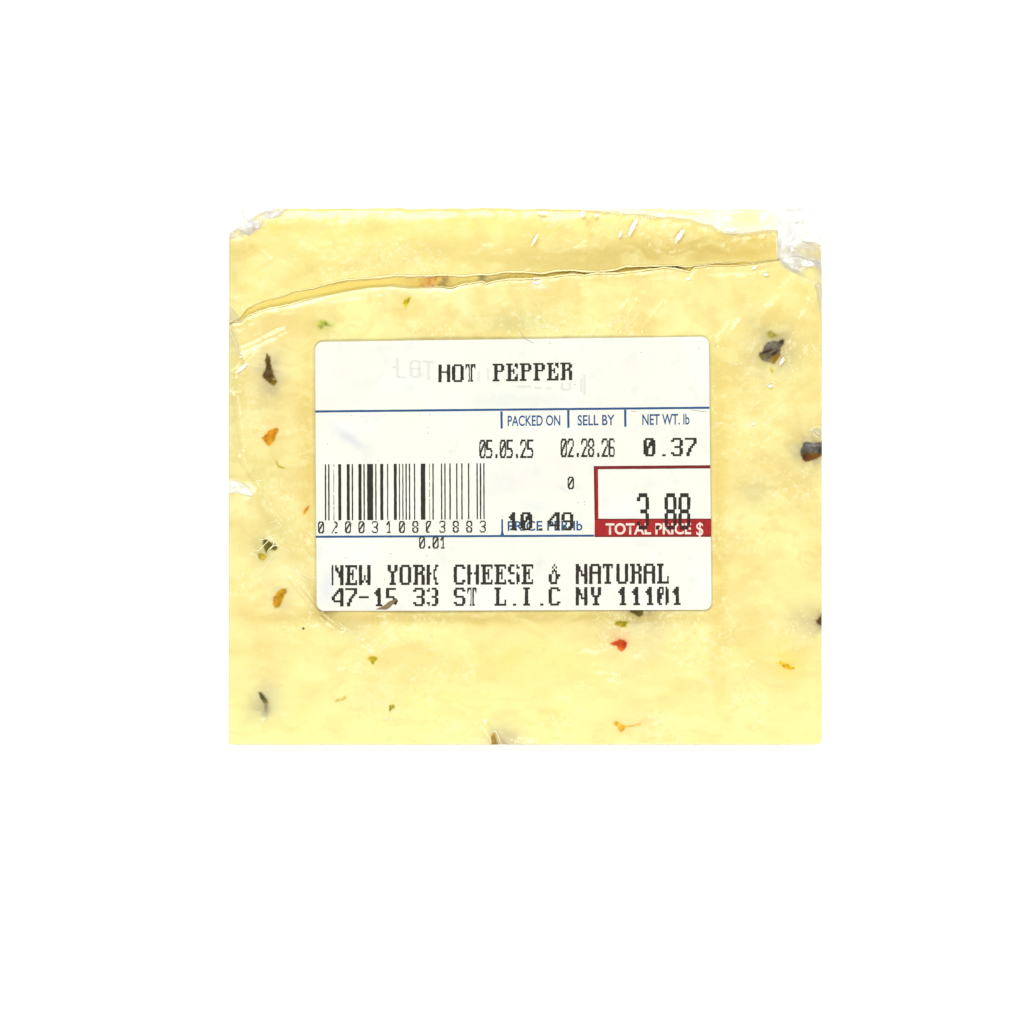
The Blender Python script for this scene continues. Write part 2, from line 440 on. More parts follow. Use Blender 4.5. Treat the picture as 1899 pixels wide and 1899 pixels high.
for (cx, hw, c, s) in [(797, 16, (196, 128, 28), .95), (824, 7, (110, 80, 40), .8), (760, 20, (214, 182, 84), .5), (897, 10, (110, 95, 60), .8),
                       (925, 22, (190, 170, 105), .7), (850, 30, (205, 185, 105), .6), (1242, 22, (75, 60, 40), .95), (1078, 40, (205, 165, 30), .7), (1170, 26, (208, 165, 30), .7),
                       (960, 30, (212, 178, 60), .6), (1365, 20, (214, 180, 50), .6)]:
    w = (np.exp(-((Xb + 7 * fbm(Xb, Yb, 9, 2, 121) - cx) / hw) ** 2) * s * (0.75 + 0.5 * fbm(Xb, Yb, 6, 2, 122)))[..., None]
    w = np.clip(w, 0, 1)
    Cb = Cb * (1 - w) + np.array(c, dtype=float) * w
Xs, Ys, Zs, Cs = np.vstack([Xa, Xb[1:]]), np.vstack([Ya, Yb[1:]]), np.vstack([Za, Zb[1:]]), np.vstack([Ca, Cb[1:]])
back = grid_solid('cheese_slab', Xs, Ys, Zs, alb(np.clip(Cs, 0, 255)), M_CHEESE, pack)
back['label'] = 'narrow back slab of cheese showing above the curved seam'

# ------------------------------------------------------------------ tubes (film ridges, threads, hairs)
def tube(vs, fs, pts, r, z_off=0.05, taper=True, seg=6, zfun=surf, squash=0.4):
    P = [(float(a), float(b)) for a, b in pts]
    n = len(P)
    base = len(vs)
    for i, (a, b) in enumerate(P):
        p0, p1 = P[max(i - 1, 0)], P[min(i + 1, n - 1)]
        tx, ty = p1[0] - p0[0], p1[1] - p0[1]
        L = math.hypot(tx, ty) or 1
        nx_, ny_ = -ty / L, tx / L
        rr = r[i] if hasattr(r, '__len__') else r
        if taper:
            rr = rr * max(0.15, min(1, 3.5 * min(i + 0.3, n - 1 - i + 0.3) / n))
        z = float(zfun(a, b)) + z_off
        for k in range(seg):
            an = 2 * math.pi * k / seg
            vs.append(W(a + nx_ * rr * math.cos(an), b + ny_ * rr * math.cos(an), z + 0.1 * rr * squash * math.sin(an)))
    for i in range(n - 1):
        for k in range(seg):
            k2 = (k + 1) % seg
            fs.append((base + i * seg + k, base + i * seg + k2, base + (i + 1) * seg + k2, base + (i + 1) * seg + k))
    fs.append(tuple(base + k for k in range(seg))[::-1])
    fs.append(tuple(base + (n - 1) * seg + k for k in range(seg)))

def dense(P, step, jit=0.0, seed=0):
    rng = random.Random(seed)
    out = []
    for (a, b), (c, d) in zip(P[:-1], P[1:]):
        n = max(1, int(math.hypot(c - a, d - b) / step))
        for i in range(n):
            t = i / n
            out.append((a + (c - a) * t + rng.uniform(-jit, jit), b + (d - b) * t + rng.uniform(-jit, jit)))
    out.append(P[-1])
    return out

def smooth_pts(P, it=2):
    for _ in range(it):
        Q = [P[0]]
        for a, b in zip(P[:-1], P[1:]):
            Q += [(a[0] * .75 + b[0] * .25, a[1] * .75 + b[1] * .25), (a[0] * .25 + b[0] * .75, a[1] * .25 + b[1] * .75)]
        Q.append(P[-1]); P = Q
    return P

film = bpy.data.objects.new('film_wrap', None)
link(film, pack)
film['label'] = 'clear crinkled plastic film showing at the corners and seam'

rng = random.Random(4)
def ridge(pts, r, mat, zo=0.05, jit=0.4, seed=1, zfun=surf):
    vs, fs = [], []
    P = dense(pts, 3.0, jit, seed)
    rr = [r * (0.75 + 0.5 * abs(float(noise2(p[0], p[1], 12, 44)))) for p in P]
    tube(vs, fs, P, rr, zo, zfun=zfun)
    return mesh_py('film_ridge', vs, fs, mat, film, True)
up = lambda P, d: [(a, b + d) for a, b in P]
zc = lambda a, b: float(surf(a, b - 2)) - 0.05
zd = lambda a, b: float(surf(a, b + 4)) - 0.1
ridge(up([p for p in C1 if 440 <= p[0] <= 1445], 0.7), 2.1, M_CREAM, 0.17, 0.4, 1, zc)
ridge(up([p for p in C2 if 430 <= p[0] <= 640], -0.5), 1.2, M_PALE, 0.03, 0.5, 2, zd)
ridge(up([p for p in C2 if 725 <= p[0] <= 1445], -0.4), 1.7, M_CREAM, 0.12, 0.5, 3, zd)
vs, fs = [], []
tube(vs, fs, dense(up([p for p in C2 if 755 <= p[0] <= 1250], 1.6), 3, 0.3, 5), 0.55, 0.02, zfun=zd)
o = mesh_py('seam_shade_line', vs, fs, M_BROWN, film, True)  # brown tube stands for the dark shade under the slab edge

# little threads of puckered film round the pits
def threads(items, mat, r=0.8):
    vs, fs = [], []
    for k, pts in enumerate(items):
        P = dense(smooth_pts(pts, 2), 1.8, 0.25, k)
        tube(vs, fs, P, r, 0.06, squash=0.6)
    o = mesh_py('film_thread', vs, fs, mat, film, True)
    o['kind'] = 'stuff'
    return o
threads([
    [(468,1018),(474,1022),(482,1020),(488,1012),(497,1004),(507,994)], [(478,1002),(490,1000),(503,996),(508,990)],
    [(505,996),(511,1006),(520,1015),(532,1018),(541,1030)], [(495,1026),(500,1016),(510,1011),(517,1012)],
    [(506,1000),(508,1010),(500,1020)], [(462,1031),(466,1026),(474,1028),(478,1038)], [(498,971),(507,968),(513,962)],
    [(511,962),(516,970),(524,977)], [(476,890),(486,892)], [(500,892),(512,896),(518,900)], [(508,1034),(498,1040),(490,1052),(484,1068)],
    [(540,1050),(556,1062),(572,1070),(583,1080)], [(545,1062),(560,1070),(572,1082)], [(622,1150),(640,1164),(660,1176)],
    [(656,1184),(665,1182),(678,1190)], [(700,1212),(710,1205),(716,1197)], [(684,1195),(690,1208),(694,1216)],
    [(707,1202),(713,1198),(719,1201)], [(700,1296),(712,1303),(722,1312)], [(728,1316),(724,1324),(720,1331)],
    [(708,1335),(720,1332),(734,1336)], [(902,1360),(908,1366),(911,1381)], [(909,1360),(915,1355),(921,1358),(925,1370),(931,1381)],
    [(893,1352),(904,1358)], [(867,1338),(876,1342),(880,1350)], [(1499,800),(1506,794),(1518,790),(1523,794)], [(1507,800),(1511,808),(1519,812)],
    [(1354,672),(1362,677),(1372,674)], [(1397,720),(1407,716),(1417,712)], [(1420,715),(1432,708),(1440,712)],
    [(1192,1336),(1196,1352),(1194,1366)], [(1120,1196),(1114,1204),(1106,1210)], [(1000,590),(1008,592),(1012,600),(1009,606),(1002,609)],
    [(990,597),(1002,603),(1012,609),(1028,601)], [(1022,612),(1030,606),(1034,601),(1020,597)], [(1130,604),(1142,596),(1150,588)],
    [(1155,615),(1165,602),(1178,590),(1186,572)], [(1380,1256),(1392,1262)], [(1300,1256),(1312,1262),(1326,1270)],
    [(979,427),(984,437),(988,446)], [(1016,425),(1024,416),(1036,412)], [(1140,440),(1158,437),(1172,440)],
    [(733,508),(735,504),(740,509)], [(753,508),(754,503),(758,509)], [(771,492),(776,484),(772,474),(779,463)],
], M_PALE, 0.85)

# ------------------------------------------------------------------ pepper flakes and pits (polygons rastered into small solid patches)
def inside(poly, X, Y):
    r = np.zeros(X.shape, bool)
    n = len(poly)
    for i in range(n):
        x1, y1 = poly[i]; x2, y2 = poly[(i + 1) % n]
        c = ((y1 > Y) != (y2 > Y))
        with np.errstate(divide='ignore', invalid='ignore'):
            xi = (x2 - x1) * (Y - y1) / (y2 - y1 + 1e-9) + x1
        r ^= c & (X < xi)
    return r

def edge_dist(poly, X, Y):
    d = np.full(X.shape, 1e9)
    n = len(poly)
    for i in range(n):
        ax, ay = poly[i]; bx, by = poly[(i + 1) % n]
        vx, vy = bx - ax, by - ay
        t = np.clip(((X - ax) * vx + (Y - ay) * vy) / (vx * vx + vy * vy + 1e-9), 0, 1)
        d = np.minimum(d, np.hypot(X - ax - t * vx, Y - ay - t * vy))
    return d

def patch(name, poly, step, zfun, colfun, mat, parent, jag=0.8, alphafun=None, thick=None):
    P = np.array(poly, dtype=float)
    x0, y0 = P.min(0) - 2; x1, y1 = P.max(0) + 2
    xs = np.arange(x0, x1, step); ys = np.arange(y0, y1, step)
    X, Y = np.meshgrid(xs, ys)
    Xj = X + jag * fbm(X, Y, 5, 2, 501); Yj = Y + jag * fbm(X, Y, 5, 2, 502)
    ins = inside(poly, Xj, Yj) & (X >= XL - 0.5) & (X <= XR + 0.5) & (Y <= YB)
    D = np.where(ins, edge_dist(poly, Xj, Yj), 0)
    Z = zfun(X, Y, D)
    C = colfun(X, Y, D)
    A = alphafun(X, Y, D) if alphafun else np.ones(X.shape)
    cell = ins[:-1, :-1] & ins[1:, :-1] & ins[:-1, 1:] & ins[1:, 1:]
    idx = np.arange(X.size).reshape(X.shape)
    q = np.stack([idx[1:, :-1][cell], idx[1:, 1:][cell], idx[:-1, 1:][cell], idx[:-1, :-1][cell]], -1)
    if len(q) == 0: return None
    used, inv = np.unique(q, return_inverse=True)
    co = np.stack([(X - 949.5) * PX, (949.5 - Y) * PX, Z * MM], -1).reshape(-1, 3)[used]
    return mesh_np(name, co, inv.reshape(-1, 4), mat, parent, C.reshape(-1, 3)[used], True, A.reshape(-1)[used])

def flake(label, poly, col, spots=(), edge=(240, 220, 150), soft=2.5, fade=2.6, lift=0.05, name='pepper_flake', parent=slab, bump=0.06, ew=0.6, jag=0.8):
    def zf(X, Y, D): return surf(X, Y) + 0.028 + lift * sstep(0.5, 7, D) + bump * 0.5 * fbm(X, Y, 6, 2, 77) * sstep(0, 3, D)
    def cf(X, Y, D):
        C = np.empty(X.shape + (3,)); C[:] = col
        n = fbm(X, Y, 7, 3, 88, 0.6)[..., None]
        C = C * (1 + 0.3 * n)
        for (cx, cy, rx, ry, an, c, s) in spots:
            w = np.clip(blob(X, Y, cx, cy, rx, ry, an, jag=0.5) * s, 0, 1)[..., None]
            C = C * (1 - w) + np.array(c, dtype=float) * w
        base_c = cheese_colour(X, Y)
        se = min(max(soft, 2.6) + 2.4, 0.75 * D.max())
        w = (1 - sstep(0.1 * se, se, D + 0.5 * fbm(X, Y, 4, 2, 99)))[..., None]
        mid = (np.exp(-((D - soft * 0.7) / (soft * 0.6)) ** 2) * 0.3 * ew)[..., None]
        C = C * (1 - mid) + np.array(edge, dtype=float) * mid
        A1 = np.maximum((lin(np.clip(C, 3, 255)) - 0.016) / 1.70, 0.004)
        A2 = alb(np.clip(base_c, 3, 255)) + 0.012
        return A1 * (1 - w) + A2 * w
    P_ = np.array(poly, dtype=float); c_ = P_.mean(0); rad_ = np.hypot(*(P_ - c_).T).mean()
    poly = [tuple(c_ + (p - c_) * (1 + 2.3 / rad_)) for p in P_]
    o = patch(name, poly, 0.7, zf, cf, M_PEPPER, parent, jag)
    if o and label: o['label'] = label
    return o

flake('grey pepper showing faintly through the cheese in the lower left', [(488,1306),(496,1302),(499,1312),(496,1322),(490,1320)], (150,146,112), edge=(190,184,140), soft=4)
flake('dark pepper mostly hidden under the label\'s lower right edge', [(1166,1128),(1196,1128),(1192,1142),(1184,1146),(1176,1141),(1168,1138)], (98,84,44), edge=(190,176,130), soft=3)
flake('dark olive pepper flake with golden tip, upper left of the label', [(493,654),(498,657),(503,663),(505,676),(508,688),(512,699),(516,706),(513,712),(507,717),(501,713),(495,708),(488,702),(484,694),(489,686),(491,678),(489,670)],
      (104,82,18), [(497,691,6,5,0,(112,86,84),.9),(508,703,3,2.5,0,(190,165,130),.9),(507,711,5,4,0,(140,118,10),.9),(494,662,3,6,0,(110,88,30),.7),(489,695,3,4,0,(105,80,20),.6)], (200,185,140), 3)  # violet spot paints a reflection on the flake
flake('orange triangular pepper flake left of the label', [(481,807),(486,809),(490,806),(498,797),(505,794),(513,793),(519,797),(515,805),(510,817),(504,825),(500,829),(494,824),(487,817)],
      (224,150,30), [(503,817,5,6,0,(240,175,70),.6),(510,799,5,5,0,(214,138,26),.6)], (250,205,120), 2.2)
flake('small orange pepper speck beside the label edge', [(562,950),(564,943),(569,939),(575,937),(573,943),(568,951),(564,953)], (226,150,25), edge=(250,200,110))
flake('pale green blurred pepper flake near the top left', [(586,603),(590,594),(598,591),(606,593),(612,599),(619,602),(618,606),(610,608),(603,608),(598,615),(592,613),(589,608)],
      (184,188,84), [(614,604,5,3,0,(165,165,70),.6)], (225,220,130), 5, ew=0.85)
flake('small yellow green pepper speck under the seam', [(746,562),(750,555),(758,550),(763,551),(761,559),(757,566),(753,573),(749,568)], (212,186,22), edge=(240,222,120))
flake('dark grey pepper flake with brown lower edge, right of the label top', [(1407,652),(1413,649),(1416,641),(1422,634),(1431,631),(1441,631),(1449,627),(1456,630),(1455,639),(1449,647),(1449,660),(1443,668),(1437,676),(1424,673),(1413,669),(1406,660)],
      (120,112,98), [(1450,634,5,5,0,(60,52,45),.9),(1422,652,9,2.5,-20,(55,42,20),.95),(1440,664,8,7,0,(168,118,20),.95),(1430,672,6,4,0,(185,150,60),.8),(1414,661,6,4,0,(130,108,45),.9),(1436,655,8,3,-35,(60,42,18),.9)], (185,175,130), 3)
flake('olive green pepper patch above the dark grey flake', [(1421,618),(1428,611),(1434,613),(1440,618),(1444,622),(1440,627),(1431,629),(1424,626)], (168,158,70), edge=(205,195,130), soft=4, ew=.8)
flake('yellow tail of pepper below the dark grey flake', [(1425,682),(1434,680),(1437,686),(1433,694),(1430,692)], (222,200,100), edge=(240,222,140))
flake('dark pepper flake, grey above and brown below, at the right edge', [(1483,834),(1489,820),(1497,818),(1508,820),(1518,818),(1526,818),(1526,845),(1514,852),(1504,856),(1494,858),(1487,853),(1484,845)],
      (104,100,92), [(1500,851,14,8,-10,(124,74,8),1.0),(1517,846,10,6,0,(132,80,12),.9),(1492,846,6,6,0,(80,50,10),.9),(1510,826,12,2,0,(160,156,150),.8),(1521,835,5,7,0,(60,56,54),.8)], (180,170,125), 3)
flake('almost black pepper flake cut off by the right edge', [(1511,1150),(1517,1145),(1522,1138),(1526,1136),(1526,1162),(1520,1160),(1514,1157)], (100,72,14), edge=(150,135,80), soft=3)
flake('dark green pepper showing through a puckered pit', [(485,1000),(493,998),(501,1003),(510,1008),(516,1015),(510,1023),(501,1021),(496,1029),(490,1022),(487,1010)], (105,96,42), edge=(190,180,110), soft=2)
flake('olive pepper flake under the puckered pit', [(476,1026),(484,1024),(492,1026),(498,1030),(494,1036),(489,1041),(483,1040),(479,1034)], (190,168,62), edge=(222,206,130), soft=3)
flake('golden brown pepper flake left of the label bottom', [(505,1120),(506,1108),(512,1098),(519,1092),(529,1090),(534,1094),(533,1101),(528,1108),(525,1116),(521,1125),(516,1128),(509,1127)],
      (206,150,16), [(531,1098,5,5,0,(150,115,60),.8),(514,1098,6,3,-40,(222,180,90),.6),(513,1118,3,4,0,(190,140,10),.6)], (232,205,130), 3)
flake('tiny black speck in the lower left', [(560,1165),(563,1163),(565,1166),(562,1168)], (85,80,45), edge=(120,110,70), jag=0.3)
flake('red pepper flake below the label', [(1130,1195),(1135,1190),(1142,1187),(1149,1184),(1157,1186),(1163,1191),(1162,1200),(1157,1206),(1152,1210),(1146,1206),(1142,1200),(1135,1198)],
      (222,84,10), [(1152,1188,8,5,0,(200,90,60),.8),(1158,1195,3,8,0,(175,62,10),.8),(1150,1203,9,2,15,(250,130,50),.9),(1142,1196,8,3,0,(205,90,10),.6)], (240,150,80), 2)
flake('olive green pepper flake just below the label', [(1138,1158),(1142,1151),(1150,1149),(1158,1150),(1168,1150),(1164,1157),(1161,1165),(1152,1164),(1145,1162)], (182,164,40), [(1160,1153,5,3,0,(150,130,20),.8)], (212,196,110), 3)
flake('golden sliver of pepper at the lower right', [(1445,1224),(1451,1226),(1462,1230),(1474,1237),(1473,1242),(1464,1243),(1453,1239),(1445,1232)], (234,186,8), edge=(252,212,70), soft=2)
flake('blurred orange pepper fibre near the bottom edge', [(1135,1337),(1146,1334),(1154,1340),(1163,1343),(1176,1341),(1188,1336),(1187,1347),(1174,1350),(1163,1352),(1157,1358),(1149,1362),(1144,1351),(1138,1345)],
      (234,178,62), edge=(252,222,140), soft=4, ew=.8)
flake('brown pit at the bottom edge', [(909,1364),(914,1358),(920,1360),(923,1370),(926,1382),(910,1382)], (178,146,70), [(918,1380,8,6,0,(160,120,60),.8)], (222,200,140), 2, lift=0.0, name='cheese_pit')
flake('grey black pepper specks in the lower left', [(477,1283),(486,1282),(493,1289),(498,1297),(499,1306),(489,1306),(482,1297)], (104,100,58), edge=(180,176,130), soft=3.5)
flake('olive triangular pit left of the barcode', [(511,854),(516,855),(520,862),(530,867),(538,870),(520,869),(515,868)], (206,194,90), edge=(236,224,150), soft=1.5, lift=0.0, name='cheese_pit')
flake('star shaped pit below the label', [(679,1223),(684,1217),(690,1215),(700,1219),(700,1225),(696,1228),(693,1234),(688,1232),(685,1226)], (206,182,44), [(696,1220,5,3,0,(172,148,20),.8)], (236,222,140), 1.8, lift=0.0, name='cheese_pit')
flake('faint yellow pit in the lower left', [(622,1304),(624,1296),(632,1294),(640,1289),(641,1296),(636,1300),(628,1302)], (226,206,110), edge=(246,230,150), soft=2, lift=0.0, name='cheese_pit')
flake('round olive pit with a dark lower tip', [(720,1310),(723,1306),(730,1306),(734,1311),(730,1316),(726,1318),(723,1322),(721,1316)], (188,172,76), [(723,1318,3,3,0,(104,92,30),.95)], (230,214,140), 1.8, lift=0.0, name='cheese_pit')

# ------------------------------------------------------------------ film pieces with a milky, crinkled look
def film_patch(label, poly, afun, cfun=None, amp=0.5, sc=16, lift=0.35, seed=600, step=1.3, jag=1.5, zf=None):
    def zfn(X, Y, D):
        z = np.maximum(surf(X, Y), ZT - 0.9)
        r = 1 - np.abs(fbm(X, Y, sc, 2, seed, 0.3)) * 2
        return z + lift * sstep(0, 8, D) + 0.03 + amp * r * sstep(0, 10, D)
    def cfn(X, Y, D):
        C = np.empty(X.shape + (3,)); C[:] = (254, 254, 252)
        n = sstep(-0.3, 0.5, fbm(X, Y, 12, 3, seed + 7))[..., None]
        C = C * (1 - 0.6 * n) + np.array((222, 221, 226)) * 0.6 * n
        if cfun: C = cfun(X, Y, D, C)
        return np.clip(alb(np.clip(C, 0, 255)) * 1.14, 0, 0.85)
    o = patch('film_flap', poly, step, zf or zfn, cfn, M_FILM, film, jag, lambda X, Y, D: np.clip(afun(X, Y, D), 0, 1))
    if o: o['label'] = label
    return o

def a_tl(X, Y, D):
    n = fbm(X, Y, 14, 3, 611)
    a = 0.72 + 0.55 * n
    a = a * (1 - 0.85 * blob(X, Y, 476, 400, 13, 9)) * (1 - 0.7 * blob(X, Y, 440, 432, 10, 8))
    return a * sstep(0, 5, D)
film_patch('bunched white film at the upper left corner', [(422,384),(536,384),(522,400),(510,403),(505,407),(494,406),(488,414),(484,422),(474,428),(470,436),(458,437),(450,434),(448,442),(436,444),(422,446)], a_tl, amp=0.7, sc=34)

def a_tr(X, Y, D):
    n = fbm(X, Y, 34, 2, 631)
    a = 0.55 + 0.75 * n + 0.32 * sstep(480, 440, Y) + 0.5 * np.exp(-((Y - cv(C2, X)) / 9.0) ** 2)
    a = a * (1 - 0.45 * blob(X, Y, 1488, 478, 22, 9, -20)) * (1 - 0.5 * blob(X, Y, 1508, 412, 16, 9, 15))
    a = a * sstep(0, 3, D)
    return a * (0.35 + 0.65 * sstep(530, 490, Y + 0.3 * (1524 - X)))
film_patch('folded clear film at the upper right corner', [(1441,384),(1526,384),(1526,529),(1512,526),(1498,519),(1484,514),(1468,506),(1456,500),(1446,490),(1441,478)], a_tr,
           lambda X, Y, D, C: C * (1 - 0.5 * blob(X, Y, 1505, 505, 30, 20)[..., None]) + np.array((196, 192, 176)) * 0.5 * blob(X, Y, 1505, 505, 30, 20)[..., None], amp=0.7, sc=48, seed=640, lift=0.12)

film_patch('clear film edge hanging at the right side', [(1508,523),(1526,524),(1526,640),(1522,600),(1516,560)], lambda X, Y, D: 0.55 * sstep(0, 3, D),
           lambda X, Y, D, C: C * 0 + np.array((236, 232, 206)), amp=0.0)

def a_top(X, Y, D):
    n = fbm(X, Y, 26, 3, 651)
    return (0.72 + 0.5 * n + blob(X, Y, 1386, 405, 30, 14) + blob(X, Y, 1230, 391, 90, 5)) * sstep(0, 6, D) * sstep(13, -6, Y - cv(TT, X))
film_patch('thin band of bright film along the top edge', [(1040,384),(1445,384),(1445,437),(1400,441),(1362,446),(1344,444),(1318,430),(1280,419),(1200,409),(1150,404),(1100,398)], a_top, lambda X, Y, D, C: C * 0 + np.array((254, 251, 212)) + blob(X, Y, 1386, 405, 30, 14, 0, jag=.4)[..., None] * np.array((-4, -3, -26)) + blob(X, Y, 1230, 391, 90, 4, 5)[..., None] * np.array((-5, -6, -34)), amp=0.3, sc=40, lift=0.2)

film_patch('puckered blister of film on the left edge with a painted white highlight', [(423,891),(432,888),(442,890),(452,896),(460,901),(468,908),(471,917),(468,922),(452,919),(440,915),(423,918)],
           lambda X, Y, D: (1.0 - 0.4 * blob(X, Y, 440, 904, 14, 4)) * sstep(0, 3, D), lambda X, Y, D, C: C * 0 + np.array((255, 255, 240)), amp=0.2, lift=0.4)  # white colour carries the highlight of the bulging film
film_patch('pale slanted film strip at the left edge', [(423,600),(430,606),(437,622),(444,640),(448,662),(441,664),(434,645),(428,628),(423,616)],
           lambda X, Y, D: 0.5 * sstep(0, 3, D), lambda X, Y, D, C: C * 0 + np.array((248, 244, 196)), amp=0.0)
film_patch('greyish film fold at the left of the seam', [(423,560),(436,575),(448,592),(440,600),(432,600),(423,604)],
           lambda X, Y, D: 0.45 * sstep(0, 4, D), lambda X, Y, D, C: C * 0 + np.array((240, 236, 190)), amp=0.1)
film_patch('curl of film above the pepper at the right edge', [(1499,800),(1508,795),(1526,790),(1526,812),(1516,812),(1508,806)],
           lambda X, Y, D: 0.45 * sstep(0, 3, D), lambda X, Y, D, C: C * 0 + np.array((235, 232, 200)), amp=0.1)

threads([[(424,422),(436,419),(446,424),(451,434),(449,441)], [(440,400),(452,402),(464,412),(470,424),(468,434),(456,437)],
         [(452,434),(466,434),(480,424),(488,410)], [(500,404),(510,402),(520,398)], [(436,412),(446,414),(452,422)]], M_WHITE, 1.1)
threads([[(1463,482),(1468,470),(1478,460),(1492,457),(1506,461),(1524,463)], [(1441,430),(1441,455),(1442,480)], [(1484,514),(1498,521),(1512,526),(1524,527)],
         [(1490,410),(1498,422),(1510,436),(1522,455)], [(1464,486),(1458,496)]], M_PALE, 0.9)

# ------------------------------------------------------------------ glints: tiny tilted facets of film that mirror the lamp
def glint(cx, cy, a, b, ang, curve=0.5, lift=0.45):
    c = Vector(W(cx, cy, ZT + lift))
    h = ((Vector(GL) - c).normalized() + (cam.location - c).normalized()).normalized()
    ca, sa = math.cos(math.radians(ang)), math.sin(math.radians(ang))
    vs, fs = [], []
    R, N = 5, 20
    rg = random.Random(int(cx * 7 + cy))
    jag = [1 + rg.uniform(-0.22, 0.22) for _ in range(N)]
    vs.append(tuple(c))
    for i in range(1, R + 1):
        t = i / R
        for k in range(N):
            th = 2 * math.pi * k / N
            u, v = a * t * jag[k] * math.cos(th), b * t * jag[k] * math.sin(th)
            du, dv = (u * ca - v * sa) * PX, (u * sa + v * ca) * PX
            z = -(h.x * du + h.y * dv) / h.z - curve * 0.00001 * (t ** 2) * b * 0.35
            if t > 0.75: z -= 0.00004
            vs.append((c.x + du, c.y + dv, c.z + z))
    for k in range(N): fs.append((0, 1 + k, 1 + (k + 1) % N))
    for i in range(R - 1):
        for k in range(N):
            k2 = (k + 1) % N
            fs.append((1 + i * N + k, 1 + (i + 1) * N + k, 1 + (i + 1) * N + k2, 1 + i * N + k2))
    return mesh_py('film_wrinkle', vs, fs, M_GLINT, film, True)
m, nt, b_ = mat_new('glossy_film_wrinkle')
b_.inputs['Base Color'].default_value = (0.72, 0.70, 0.62, 1)
b_.inputs['Alpha'].default_value = 0.75
b_.inputs['Roughness'].default_value = 0.1
tcn = nt.nodes.new('ShaderNodeTexCoord'); nn = nt.nodes.new('ShaderNodeTexNoise'); nn.inputs['Scale'].default_value = 900
bb = nt.nodes.new('ShaderNodeBump'); bb.inputs['Strength'].default_value = 0.1; bb.inputs['Distance'].default_value = 0.0001
nt.links.new(tcn.outputs['Object'], nn.inputs['Vector']); nt.links.new(nn.outputs['Fac'], bb.inputs['Height']); nt.links.new(bb.outputs['Normal'], b_.inputs['Normal'])
M_GLINT = m
for g in [(1005,395,10,3.5,0),(1080,397,4.5,6,0),(1105,400,3.5,3.5,0),(992,444,11.5,2,62),(1174,421,17,4,65),(1150,434,6,2.2,75),(1260,437,14,4,58),
          (1355,426,11,4,0),(994,524,7,2.5,0),(992,517,4,1.5,0),(1399,496,6,3,30),(1420,509,5,2.8,0),(1467,440,8,3,70),(1500,491,9,5,10),(1497,441,12,7,-30),
          (1450,670,8,3,62),(1428,716,4.5,3,0),(450,682,13,3.2,40),(446,662,2,2,0),(1276,517,5,3,0),(1396,786,3,1.5,60),(1475,405,14,8,10)]:
    glint(*g)

# ------------------------------------------------------------------ price label
def zl(x, y):
    return ZT + 0.42 + 0.10 * noise2(x, y, 190, 201) + 0.03 * noise2(x, y, 60, 202)

def quadmap(u, v):
    a = LAB[0] * (1 - u)[..., None] + LAB[1] * u[..., None]
    b = LAB[3] * (1 - u)[..., None] + LAB[2] * u[..., None]
    return a * (1 - v)[..., None] + b * v[..., None]
m, nt, pb = mat_new('label_paper')
at = nt.nodes.new('ShaderNodeVertexColor'); at.layer_name = 'Col'
nt.links.new(at.outputs['Color'], pb.inputs['Base Color'])
pb.inputs['Roughness'].default_value = 0.75; pb.inputs['Specular IOR Level'].default_value = 0.15
M_PAPER = m
nx, ny = 300, 210
rad = 15.0
vv = np.concatenate([np.linspace(0, 0.03, 16)[:-1], np.linspace(0.03, 0.97, ny), np.linspace(0.97, 1, 16)[1:]])
uu = np.linspace(0, 1, nx)
Uu, Vv = np.meshgrid(uu, vv)
d = np.minimum(Vv, 1 - Vv) * 500
ins_ = np.where(d < rad, rad - np.sqrt(np.maximum(rad ** 2 - (rad - d) ** 2, 0)), 0) / 731.0
Uu = ins_ + (1 - 2 * ins_) * Uu
XY = quadmap(Uu, Vv)
LX, LY = XY[..., 0], XY[..., 1]
pc = np.empty(LX.shape + (3,)); pc[:] = (254, 253, 240)
def pmix(c, w):
    global pc
    w = np.clip(w, 0, 1)[..., None]; pc = pc * (1 - w) + np.array(c, dtype=float) * w
nn1 = fbm(LX, LY, 80, 4, 221)
pmix((255, 255, 250), sstep(0, .5, nn1) * 0.7)
pmix((250, 249, 238), sstep(0.05, .5, -nn1) * 0.8)
pmix((255, 246, 236), sstep(0.1, .5, fbm(LX, LY, 100, 3, 231)) * 0.5)
pmix((243, 243, 236), sstep(0.25, .6, fbm(LX, LY, 26, 3, 241)) * 0.6)
pmix((226, 226, 230), blob(LX, LY, 648, 812, 36, 11, 35, jag=.4) * .75)
pmix((255, 255, 255), blob(LX, LY, 640, 790, 26, 9, 30) * .7)
pmix((236, 236, 240), blob(LX, LY, 610, 1085, 14, 34, 10, jag=.4) * .7)
pmix((240, 241, 236), blob(LX, LY, 980, 745, 140, 16, 0, jag=.3) * .6)
pmix((238, 240, 238), blob(LX, LY, 990, 940, 26, 12, 0, jag=.5) * .6)
pmix((240, 240, 236), blob(LX, LY, 930, 900, 60, 26, -20, jag=.5) * .5)
pmix((238, 236, 232), blob(LX, LY, 1200, 900, 12, 14, 0, jag=.5) * .5)
pmix((236, 236, 232), blob(LX, LY, 1000, 1045, 8, 14, 20, jag=.5) * .6)
pmix((230, 230, 226), blob(LX, LY, 1046, 908, 14, 2.5, 32, jag=.5) * .7)
pc += (fbm(LX, LY, 5, 3, 251) * 2.4)[..., None]
